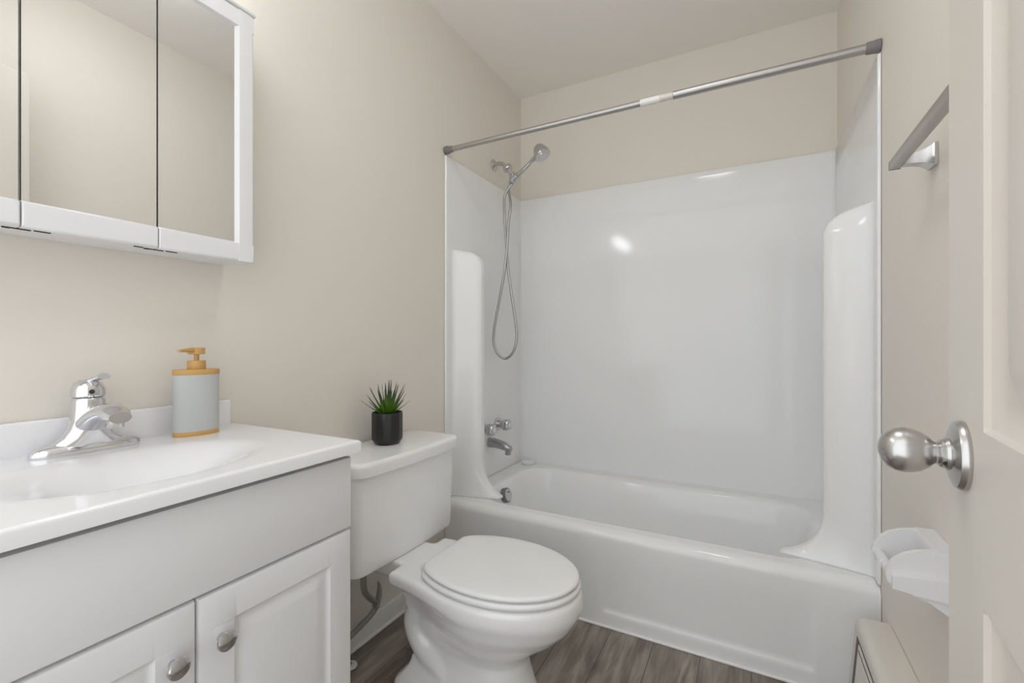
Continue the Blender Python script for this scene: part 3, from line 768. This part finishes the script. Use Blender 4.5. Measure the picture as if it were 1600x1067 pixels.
# back plate with curved lower tongue
def bp(y0, y1):
    sec = [(W-0.0005, 0.548), (W-0.010, 0.552), (W-0.022, 0.560), (W-0.040, 0.572), (W-0.062, 0.5795), (W-0.068, 0.582), (W-0.030, 0.60), (W-0.032, 0.64), (W-0.034, 0.662), (W-0.030, 0.668), (W-0.0005, 0.668)]
    loft(bm, [[(x, y, z) for x, z in sec] for y in (y0, y1)])
bp(YN-0.004, YF+0.004)
o = obj('back_plate', bm, 'plastic', tp, angle=40)
for yy, lab in ((YN, 'near'), (YF-0.010, 'far')):
    bm = bmesh.new()
    up = catmull([(1.428, 0.622), (1.436, 0.640), (1.455, 0.656), (1.480, 0.665), (1.505, 0.667), (W-0.028, 0.667)], 5)if False else None
    arc = [(1.424, 0.612), (1.427, 0.625), (1.437, 0.641), (1.452, 0.654), (1.470, 0.662), (1.490, 0.6665), (W-0.006, 0.667)]
    lo_ = [(W-0.006, 0.585), (1.49, 0.584), (1.46, 0.586), (1.436, 0.590), (1.427, 0.597)]
    loft(bm, [[(x, y, z) for x, z in arc+lo_] for y in (yy, yy+0.010)])
    a = obj('arm', bm, 'plastic', tp, angle=40)
    # raised lower ledge of the arm
    bm = bmesh.new()
    sgn = -1 if lab == 'near' else 1
    ya, yb = (yy-0.012, yy) if sgn < 0 else (yy+0.010, yy+0.016)
    loft(bm, [[(1.432, y, 0.590), (1.432, y, 0.612), (1.47, y, 0.617), (1.50, y, 0.618), (W-0.002, y, 0.612), (W-0.002, y, 0.581), (1.47, y, 0.584)] for y in (ya, yb)])
    obj('arm_ledge', bm, 'plastic', a, angle=40)
bm = bmesh.new()
lathe(bm, [(0.0075, 0.0), (0.0085, 0.001), (0.0085, 0.05), (0.0098, 0.0505), (0.0098, YF-YN-0.019), (0.008, YF-YN-0.0185)], (1.436, YN+0.0095, 0.606), (0, 1, 0), 28)
obj('roller', bm, 'plastic', tp)

# ------------------------------------------------------------------ low heater on the right wall
HT, HX, HY1 = 0.297, 1.450, 1.545
def hx(z): return HX-(0.26-z)*0.085
ht = thing('wall_heater', 'low cream enamelled heater box on the right wall at the end of the bathtub', 'heater', (W, 1.0, 0.0))
bm = bmesh.new()
def hsec(y, d):
    sec = [(W-0.001, 0.0), (W-0.001, HT-d)] + [(hx(0.27)+0.024-(0.024-d)*math.sin(a)+0.0, HT-0.024+(0.024-d)*math.cos(a)) for a in frange(0, PI/2, 6)] + [(hx(0.2)+d, 0.2), (hx(0.1)+d, 0.1), (hx(0)+d, 0.0)]
    return [(x, y, z) for x, z in sec]
loft(bm, [hsec(y, d) for y, d in ((0.70, 0.0), (1.2, 0.0), (HY1-0.012, 0.0), (HY1-0.006, 0.002), (HY1-0.002, 0.006), (HY1, 0.012))])
obj('housing', bm, 'heater', ht, angle=50)
def slab(bm, y0, y1, z0, z1, out):
    loft(bm, [[(hx(z)+0.003, y0, z), (hx(z)+0.003, y1, z), (hx(z)-out, y1, z), (hx(z)-out, y0, z)] for z in (z0, z1)])
bm = bmesh.new(); slab(bm, 0.74, 1.500, 0.02, 0.262, 0.0010)
o = obj('cover_gasket', bm, 'darkmetal', ht, smooth=False); o['label'] = 'dark outline of the front cover'
bm = bmesh.new(); slab(bm, 0.74, 1.4655, 0.02, 0.2580, 0.0030); obj('cover_frame', bm, 'heater', ht, smooth=False)
bm = bmesh.new(); slab(bm, 0.74, 1.4590, 0.02, 0.2480, 0.0034); o = obj('inner_gasket', bm, 'darkmetal', ht, smooth=False); o['label'] = 'dark inner outline of the cover'
bm = bmesh.new(); slab(bm, 0.74, 1.4560, 0.02, 0.2440, 0.0050); obj('front_cover', bm, 'heater', ht, smooth=False)
